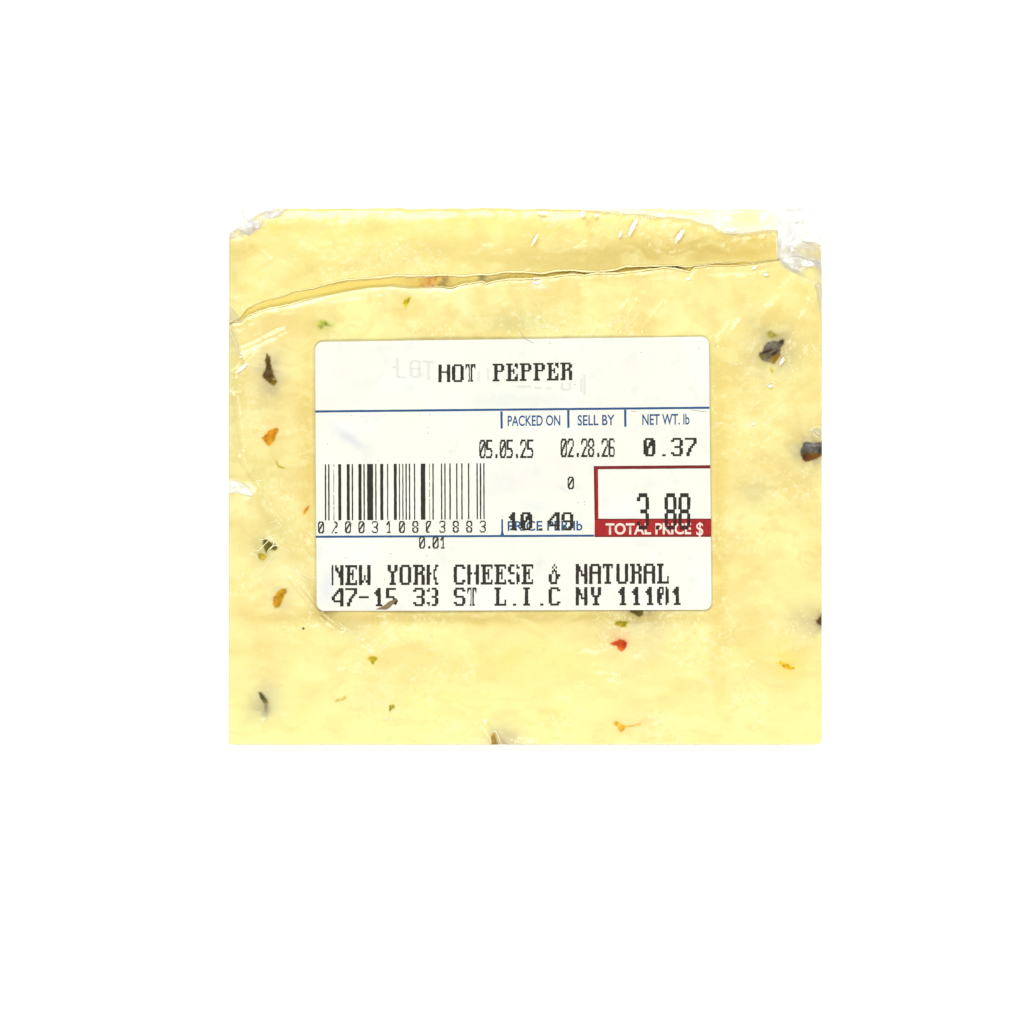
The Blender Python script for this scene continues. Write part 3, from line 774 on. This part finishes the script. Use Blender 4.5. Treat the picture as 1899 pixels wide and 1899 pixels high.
# top sheet and a thin under side
ZL = zl(LX, LY)
co = np.stack([(LX - 949.5) * PX, (949.5 - LY) * PX, ZL * MM], -1).reshape(-1, 3)
idx = np.arange(LX.size).reshape(LX.shape)
q = np.stack([idx[1:, :-1], idx[1:, 1:], idx[:-1, 1:], idx[:-1, :-1]], -1).reshape(-1, 4)
ring = np.concatenate([idx[0, :], idx[1:, -1], idx[-1, -2::-1], idx[-2:0:-1, 0]])
lo = co[ring].copy(); lo[:, 2] -= 0.00012
nr = len(ring); nxt = np.roll(np.arange(nr), -1); n0 = len(co)
q2 = np.stack([ring, ring[nxt], n0 + nxt, n0 + np.arange(nr)], -1)
pcf = pc.reshape(-1, 3); pcf = np.vstack([pcf, pcf[ring]])
KP = np.array([1.76, 1.74, 1.78])
label = mesh_np('price_label', np.vstack([co, lo]), np.vstack([q, q2]), M_PAPER, pack, lin(np.clip(pcf, 0, 255)) / KP)
label['label'] = 'white rounded price label reading HOT PEPPER'

def flat(name, quads, mat, off=0.03, parent=label, lab=None):
    """quads: list of 4-corner px tuples lying on the label"""
    vs, fs = [], []
    for qd in quads:
        b0 = len(vs)
        for (a, b) in qd:
            vs.append(W(a, b, float(zl(a, b)) + off))
        fs.append((b0 + 3, b0 + 2, b0 + 1, b0))
    o = mesh_py(name, vs, fs, mat, parent)
    if lab: o['label'] = lab
    return o

def strip(x0, y0, x1, y1, t, n=None, wob=0.15):
    """horizontal strip of thickness t from (x0,y0) to (x1,y1), cut in pieces"""
    n = n or max(1, int(abs(x1 - x0) / 12))
    q = []
    e = [(wob * noise2(x0 + (x1 - x0) * i / n, y0, 9, 3), wob * noise2(x0 + (x1 - x0) * i / n, y0 + 50, 9, 4)) for i in range(n + 1)]
    for i in range(n):
        a, b = i / n, (i + 1) / n
        xa, xb = x0 + (x1 - x0) * a, x0 + (x1 - x0) * b
        ya, yb = y0 + (y1 - y0) * a, y0 + (y1 - y0) * b
        q.append([(xa, ya - t / 2 + e[i][0]), (xb, yb - t / 2 + e[i + 1][0]), (xb, yb + t / 2 + e[i + 1][1]), (xa, ya + t / 2 + e[i][1])])
    return q

def vstrip(x0, x1, ya, yb, xs0=0.0, n=10, wob=0.15, seed=0, skip=0.0):
    q = []
    rg = random.Random(seed)
    for i in range(n):
        if skip and rg.random() < skip: continue
        a, b = i / n, (i + 1) / n
        y0_, y1_ = ya + (yb - ya) * a, ya + (yb - ya) * b
        f = lambda t, s: wob * float(noise2(t, s * 37 + seed * 11, 7, 8))
        q.append([(x0 + xs0 * a + f(y0_, 1), y0_), (x1 + xs0 * a + f(y0_, 2), y0_), (x1 + xs0 * b + f(y1_, 2), y1_), (x0 + xs0 * b + f(y1_, 1), y1_)])
    return q

# barcode
bars1 = [(308,333),(366,392),(459,473),(545,598),(695,747),(782,806),(900,955),(988,1012),(1052,1158),(1195,1218),(1283,1337),(1404,1424),(1522,1575),(1612,1632),(1672,1692)]
bars2 = [(18,42),(78,102),(168,190),(287,368),(436,449),(492,516),(643,665),(702,725),(790,815),(910,934),(1000,1024),(1118,1142),(1268,1292),(1327,1352),(1388,1410)]
BARS = [(570 + a / 9.495, 570 + b / 9.495) for a, b in bars1] + [(750 + a / 9.495, 750 + b / 9.495) for a, b in bars2]
qb, qg = [], []
for i, (a, b) in enumerate(BARS):
    t = 861.0 - 2.0 * (a - 602) / 296; bt = 965.2 - 2.2 * (a - 602) / 296
    if b - a < 2: qg += vstrip(a, b, t, bt, 0.4, 40, 0.35, i, 0.12)
    else: qb += vstrip(a, b, t, bt, 0.3, 26, 0.22, i)
flat('barcode', qb, M_BLACK, lab='black barcode on the left of the label')
flat('barcode', qg, M_GREY, lab='two faint broken bars of the barcode')

# ruled lines
flat('blue_rule', strip(584.5, 763.2, 1315.5, 756.2, 4.0), M_BLUE, 0.02, lab='long blue rule under the heading')
for x_, ya, yb in [(930, 763, 794.8), (1053.8, 761, 793.5), (1159.3, 760, 791.5)]:
    flat('blue_rule', vstrip(x_ - 2.1, x_ + 2.1, ya, yb, 0.3), M_BLUE, 0.024, lab=None)
flat('blue_rule', strip(585.5, 995.4, 1102, 993.4, 3.9), M_BLUE, 0.02, lab='blue rule under the barcode')
flat('blue_rule', vstrip(929.6, 933.0, 963, 986, 0) + [[(929.6, 986), (933.0, 986), (935, 993), (928, 993)]], M_BLUE, 0.024)
flat('price_box', strip(1101, 867.4, 1317, 865.7, 6.0), M_DRED, 0.02, lab='dark red frame of the total price')
flat('price_box', vstrip(1101, 1105, 870, 994, 2.0) , M_DRED, 0.021)
flat('price_box', vstrip(1105, 1109, 870, 963, 0.8), M_RED, 0.021)
qs = []
for i in range(18):
    a, b = i / 18, (i + 1) / 18
    xa, xb = 1102.5 + a * 216.3, 1102.5 + b * 216.3
    for j in range(4):
        c, d_ = j / 4, (j + 1) / 4
        qs.append([(xa, 962.4 + 33.6 * c - .4 * a), (xb, 962.4 + 33.6 * c - .4 * b), (xb, 962.4 + 33.6 * d_ - .4 * b), (xa, 962.4 + 33.6 * d_ - .4 * a)])
flat('price_band', qs, M_RED, 0.023, lab='solid red band reading TOTAL PRICE')
flat('price_band', strip(1103, 963, 1318.6, 962.8, 2.2) + strip(1104, 994.6, 1318.8, 994.0, 2.4), M_DRED, 0.028)

# sans lettering from the built-in font, fitted to its printed box
def sans(txt, x0, x1, ytop, ybase, slope, mat, name, offset=0.014, off=0.035):
    cu = bpy.data.curves.new('t', 'FONT')
    cu.body = txt; cu.size = 1.0; cu.offset = offset; cu.resolution_u = 4
    ob = bpy.data.objects.new('t', cu); S.collection.objects.link(ob)
    dg = bpy.context.evaluated_depsgraph_get()
    me = bpy.data.meshes.new_from_object(ob.evaluated_get(dg))
    bpy.data.objects.remove(ob)
    n = len(me.vertices); co = np.empty(n * 3); me.vertices.foreach_get('co', co); co = co.reshape(-1, 3)
    cap = 0.729 if offset == 0 else 0.729 + 2 * offset
    mnx, mxx = co[:, 0].min(), co[:, 0].max()
    mxy = co[:, 1].max(); mny = 0 - offset
    capy = CAPS.get(txt, mxy)
    X = x0 + (co[:, 0] - mnx) / (mxx - mnx) * (x1 - x0)
    Y = ybase - (co[:, 1] - mny) / (capy - mny) * (ybase - ytop) + slope * (X - x0)
    Zz = zl(X, Y) + off
    co = np.stack([(X - 949.5) * PX, (949.5 - Y) * PX, Zz * MM], -1)
    me.vertices.foreach_set('co', co.astype(np.float32).ravel()); me.update()
    me.materials.clear(); me.materials.append(mat); me.name = name
    o = link(bpy.data.objects.new(name, me), label)
    o['label'] = '%s in %s lettering' % (txt, 'white' if mat is M_WHITE else 'blue')
    return o
CAPS = {}
sans('PACKED ON', 941.5, 1039, 770.9, 790.3, -0.012, M_BLUE, 'printed_text')
sans('SELL BY', 1071, 1139.5, 769.8, 789.2, -0.012, M_BLUE, 'printed_text')
sans('NET WT. lb', 1191, 1278.5, 768.4, 788.3, -0.012, M_BLUE, 'printed_text')
sans('PRICE PER lb', 941.5, 1080, 966.2, 984.6, -0.006, M_BLUE, 'printed_text')
sans('TOTAL PRICE', 1123, 1281.5, 970.2, 991.4, -0.004, M_WHITE, 'printed_text', 0.026)
sans('$', 1291, 1304, 968.6, 992.6, -0.004, M_WHITE, 'printed_text', 0.012)

# dot matrix glyphs, nine rows of seven dots
G = {
'H': "XX...XX XX...XX XX...XX XX...XX XXXXXXX XX...XX XX...XX XX...XX XX...XX",
'O': ".XXXXX. XX...XX XX...XX XX...XX XX...XX XX...XX XX...XX XX...XX .XXXXX.",
'P': "XXXXXX. .XX..XX .XX..XX .XX..XX .XXXXX. .XX.... .XX.... .XX.... XXXX...",
'E': "XXXXXXX .XX...X .XX.X.. .XX.X.. .XXXX.. .XX.X.. .XX.X.. .XX...X XXXXXXX",
'e': "XXXX.XX .XX..XX .XX...X .XX.X.. .XXXX.. .XX.X.. .XX...X .XX..XX XXXXXXX",
'R': "XXXXXX. .XX..XX .XX..XX .XX.XX. .XXXXX. .XX..XX .XX..XX .XX..XX XXX..XX",
'r': "XXX.XX. .XX..XX .XX..XX .XX..XX .XXXXX. .XX..XX .XX..XX .XX..XX XXX..XX",
'N': "XX...XX XXX..XX XXX..XX XXXX.XX XX.X.XX XX.XXXX XX...XX XX...XX XX...XX",
'n': "X.X..XX X.XX.XX X.XX.XX X..XXXX X...XXX X...XXX X....XX X....XX X....XX",
'W': "XX...XX XX...XX XX...XX XX...XX XX...XX XX.X.XX XX.X.XX XXX.XXX XX...XX",
'Y': ".XX..XX .XX..XX .XX..XX ..XXXX. ...XX.. ...XX.. ...XX.. ...XX.. ..XXXX.",
'y': ".XX..XX .XX..XX .XX..XX .XX..XX ..XXXX. ...XX.. ...XX.. ...XX.. ..XXXX.",
'K': "XX...XX XX...X. XX..XX. XX..X.. XXX.X.. XX..X.. XX..XX. XX...X. XX...XX",
'C': ".XXXXX. XX...XX XX..... XX..... XX..... XX..... XX..... XX...XX .XXXXX.",
'h': "XX...XX XX...XX XX...XX XX...XX XXX.XXX XX...XX XX...XX XX...XX XX...XX",
'S': ".XXXXX. XX...XX XX..... XX..... .XXXXX. .....XX .....XX XX...XX .XXXXX.",
's': ".XXX.X. XX...XX XX..... XX..... .XXX.X. .....XX .....XX XX...XX .XXX.X.",
'&': "...X... ..X.X.. ...X... ..XXX.. ..X.X.. XX..XXX XX..XX. XX..X.. .XXXX..",
'A': ".XXXXX. XX...XX XX...XX XX...XX XXXXXXX XX...XX XX...XX XX...XX XX...XX",
'T': "XXXXXX. X.XX.X. ..XX... ..XX... ..XX... ..XX... ..XX... ..XX... .XXXX..",
'U': "XX...XX XX...XX XX...XX XX...XX XX...XX XX...XX XX...XX XX...XX .XXXXX.",
'L': "XXXX... .XX.... .XX.... .XX.... .XX.... .XX.... .XX...X .XX...X XXXXXXX",
'l': "XXXX... .XX.... .XX.... .XX.... .XX.... .XX.... .XX.... .XX...X XXXXX.X",
'I': ".XXXX.. ..XX... ..XX... ..XX... ..XX... ..XX... ..XX... ..XX... .XXXX..",
'4': "....XXX ...XXXX ..XX.XX .XX..XX XX...XX XX...XX .XXXXXX .....XX .....XX",
'7': "XXXXXXX .....XX .....XX ....XX. ...XX.. ..XX... ..XX... .XX.... .XX....",
'-': "....... ....... ....... ....... XXXXXX. ....... ....... ....... .......",
'1': "...XX.. ..XXX.. .XXXX.. ..XXX.. ...XX.. ...XX.. ...XX.. ...XX.. ..XXXX.",
'i': "...XX.. ..X.X.. .XX.X.. ....X.. ....X.. ....X.. ....X.. ....X.. ..X.XX.",
'5': "XXXXXX. XX..... XX..... XX..... XXXXX.. ....XX. .....XX ....XX. .......",
'3': ".XXXXX. XX...XX .....XX .....XX ..XXXX. .....XX .....XX XX...XX .XXXXX.",
'z': ".X.XXX. XX...XX .....XX .....XX ...XXX. .....XX .....XX XX...XX .X.XXX.",
'.': "....... ....... ....... ....... ....... ....... ....... ....... ...XX..",
'0': ".XXXXX. XX..XXX XX.XXXX XX.XXXX XXXX.XX XXX..XX XXX..XX XXX..XX .XXXXX.",
'Z': ".XXX.X. XX.X.XX XX.X.XX XXXX.XX XXX..XX XXX..XX XX...XX XX...XX .XX..X.",
'a': ".XXXXX. XX...XX X...XXX X..XX.X X.XX..X XXX...X XX....X XX...XX .XXXXX.",
'b': ".XXXXX. XX....X X.....X ......X ....XX. ...XX.. ..XX... .XX.... XXXXXXX",
'c': ".XXXXX. XX...XX X.....X XX...XX ..XXX.. XX...XX X.....X XX...XX .XXXXX.",
'd': ".XXXXX. X.....X ......X .....XX ..XXXX. .....XX ......X X.....X .XXXXX.",
'f': "XXXXXXX XX..... XX..... XX..... XXXXXX. .....XX ......X .....XX XXXXXX.",
'g': ".XXXXX. XX....X XX..... XX..... XXXXXX. XX....X XX....X XX....X .XXXXX.",
'j': "...XX.. ..XXX.. .XX.X.. ....X.. ....X.. ....X.. ....X.. ....X.. ..XXXX.",
'k': "....... ....... ....... ....... ....... ....... ....... ...XX.. ...XX..",
'm': "...XXX. .....XX ......X .....XX ....XX. ...X... ..X.... .X..... X...XXX",
'o': ".XXXXX. XX...X. X...XX. X..XX.. X.XX... XXX.... XX..... XX..... .XXX...",
'9': ".XXXXX. XX...XX XX...XX XX...XX .XXXXXX .....XX .....XX .X..XXX .XXXXX.",
'8': ".XXXXX. XX...XX XX...XX XX...XX .XXXXX. XX...XX XX...XX XX...XX .XXXXX.",
}
# hollow stem T, drawn on a finer grid
G16 = {'t': "XXXXX.XXXXXX XX.XX.XXX.XX X...X.XX...X ....X.XX.... ....X.XX.... ....X.XX.... ....X.XX.... ....X.XX.... ...XX.XXX...",
       'u': "XXXXX.XXXXX. XX..X.XX.XX. X...X.XX..X. ....X.XX.... ....X.XX.... ....X.XX.... ....X.XX.... ....X.XX.... ...XX.XXX..."}
EVEN = [i / 9 for i in range(10)]
ADDR = [0, .115, .225, .31, .385, .5, .62, .75, .885, 1]
HEAD = [0, .10, .20, .30, .385, .47, .60, .75, .89, 1]
def dots(txt, x0, y0, h, pitch, slope, col_w=None, bounds=EVEN, shrink=0.05, lab=None, mat=M_BLACK, off=0.045, hgrow=0.0, name='printed_text', clip=None):
    cw = col_w or pitch / 8.0
    quads = []
    for i, ch in enumerate(txt):
        if ch == ' ': continue
        rows = (G16[ch] if ch in G16 else G[ch]).split()
        w = cw / 2 if ch in G16 else cw
        for r, row in enumerate(rows):
            c = 0
            while c < len(row):
                if row[c] == 'X':
                    e = c
                    while e < len(row) and row[e] == 'X': e += 1
                    xa, xb = x0 + i * pitch + c * w + shrink, x0 + i * pitch + e * w - shrink
                    j = lambda s: 0.35 * float(noise2(xa * 3.1 + s * 40, r * 31 + i * 7, 6, 12))
                    xa += j(1); xb += j(2)
                    sl = slope * (xa - x0)
                    ya, yb = y0 + h * bounds[r] + sl, y0 + h * bounds[r + 1] + sl
                    if hgrow: ya -= hgrow; yb += hgrow
                    if clip:
                        ya, yb = max(ya, clip[0]), min(yb, clip[1])
                    if yb > ya:
                        quads.append([(xa, ya), (xb, ya), (xb, yb), (xa, yb)])
                    c = e
                else: c += 1
    return flat(name, quads, mat, off, lab=lab)
dots('HOt PePPeR', 813.1, 676.3, 32.8, 25.1, -0.0165, bounds=HEAD, lab='heading HOT PEPPER in black dot matrix print')
dots('nEW YORK ChEEsE & NATUrAL', 615.3, 1048.0, 37.4, 25.12, -0.0050, bounds=ADDR, lab='NEW YORK CHEESE & NATURAL in black print')
dots('47-15 3z Su L.I.C Ny 111Z1', 615.3, 1090.6, 34.0, 25.12, -0.0042, lab='47-15 33 ST L.I.C NY 11101 in black print')
flat('printed_text', [[(731, 1110), (736.5, 1110), (736.5, 1119), (733, 1123), (729, 1125), (730, 1119)][:4]], M_BLACK, 0.046)
dots('afkafkbf', 889.2, 815.6, 34.4, 12.63, -0.006, lab='packed on date 05.05.25', shrink=-0.38)
dots('abkbckbg', 1040.0, 813.4, 34.6, 12.63, -0.006, lab='sell by date 02.28.26', shrink=-0.38)
dots('0.37', 1193.0, 812.4, 34.0, 25.5, -0.006, lab='net weight 0.37')
dots('a', 1053.0, 884.0, 23.4, 12.5, 0, lab='single 0 above the price', shrink=-0.38)
dots('3 88', 1181.0, 914.6, 67.5, 25.6, 0, lab='total price 3.88', clip=(900, 962.4))
dots('3.88', 1181.0, 914.6, 67.5, 25.6, 0, mat=M_BLACK_ON_RED, lab='lower half of the total price over the red band', clip=(962.4, 995), off=0.05)
dots('10.49', 939.8, 949.9, 33.6, 25.3, 0, lab='price per pound 10.49')
dots('amaajdacaodccd'[:1] + 'm' + 'aadjacodccd', 590.3, 967.0, 22.2, 24.97, -0.0052, 1.52, lab='digits under the barcode', shrink=-0.38)
dots('akaj', 777.6, 994.8, 22.6, 12.5, 0, 1.52, lab='small 0.01 under the barcode digits', shrink=-0.38)

# faint print of another label showing through the paper
m, nt, gb = mat_new('ghost_ink')
gb.inputs['Base Color'].default_value = (0.42, 0.42, 0.44, 1); gb.inputs['Alpha'].default_value = 0.085; gb.inputs['Roughness'].default_value = 0.8
gb.inputs['Specular IOR Level'].default_value = 0.0
M_GHOST = m
vsq = []
def gl(*seg): 
    for (a, b, c, d_, t) in seg:
        L = math.hypot(c - a, d_ - b); nx_, ny_ = -(d_ - b) / L * t / 2, (c - a) / L * t / 2
        vsq.append([(a + nx_, b + ny_), (a - nx_, b - ny_), (c - nx_, d_ - ny_), (c + nx_, d_ + ny_)])
gl((737, 665, 737, 699, 3.5), (739, 700, 752, 700, 3), (729, 681, 734, 681, 2.5), (762, 671, 762, 697, 4), (764, 670, 776, 670, 3), (778, 671, 778, 697, 4), (764, 699, 777, 699, 3),
   (764, 684, 777, 684, 2), (784, 670, 804, 672, 3.5), (795, 674, 795, 705, 3.5), (888, 690, 888, 706, 3), (905, 684, 905, 706, 3), (960, 717, 984, 717, 3),
   (992, 719, 1004, 720, 3), (1012, 720, 1022, 720, 3), (1042, 709, 1042, 722, 3.5), (1044, 723, 1055, 723, 3), (1057, 709, 1057, 722, 3), (1078, 702, 1078, 726, 3), (1084, 695, 1084, 732, 3.5))
_thin = list(vsq)
wide = []
for q in _thin:
    cx_ = sum(p[0] for p in q) / 4; cy_ = sum(p[1] for p in q) / 4
    wide.append([(cx_ + (p[0] - cx_) * (1 + 3.0 / max(3, abs(p[0] - cx_) * 2)), cy_ + (p[1] - cy_) * (1 + 3.0 / max(3, abs(p[1] - cy_) * 2))) for p in q])
flat('ghost_print', [q[::-1] for q in wide], M_GHOST, 0.012, lab='blurred edge of the faint grey print')
flat('ghost_print', [q[::-1] for q in vsq], M_GHOST, 0.02, lab='faint grey LOT print showing through the paper')

# scuffed print, hair and dust on the label
zlf = lambda a, b: float(zl(a, b))
flat('brown_scuff', [[(697, 1130), (712, 1123), (723, 1127), (716, 1130.5)], [(712, 1123), (722, 1115), (732, 1117), (723, 1127)], [(722, 1115), (734, 1110.5), (736, 1112), (732, 1117)]],
     M_TAN, 0.06, lab='tan scuff in the print of the address line')
vs, fs = [], []
tube(vs, fs, dense(smooth_pts([(962, 612), (968, 622), (976, 630), (984, 634), (991, 637)], 2), 2), 0.32, 0.05, zfun=lambda a, b: max(zlf(a, b), float(surf(a, b))))
o = mesh_py('hair', vs, fs, M_GREY, label, True); o['label'] = 'fine hair crossing the top edge of the label'
vs, fs = [], []
for P in [[(1278, 760), (1290, 761.5), (1303, 763), (1315, 762.5)], [(1169, 763), (1175, 763.5), (1181, 763)]]:
    tube(vs, fs, dense(P, 3), 0.35, 0.05, zfun=zlf)
mesh_py('hair', vs, fs, M_GREY, label, True)
vs, fs = [], []
rg = random.Random(12)
for (a, b) in [(652,770.5),(670,773),(715,769),(779,769),(798,769),(858,768),(794,793),(794,804),(592,854),(1020,637),(1224,1027),(725,1027),(1072,932),(1084,936),(1296,647)] + [(rg.uniform(600, 1300), rg.uniform(645, 1120)) for _ in range(14)]:
    tube(vs, fs, [(a - rg.uniform(.6, 1.6), b + rg.uniform(-.5, .5)), (a, b), (a + rg.uniform(.6, 1.6), b + rg.uniform(-.4, .4))], rg.uniform(.25, .5), 0.03, taper=False, zfun=zlf)
o = mesh_py('dust_speck', vs, fs, M_GREY, label, True); o['kind'] = 'stuff'
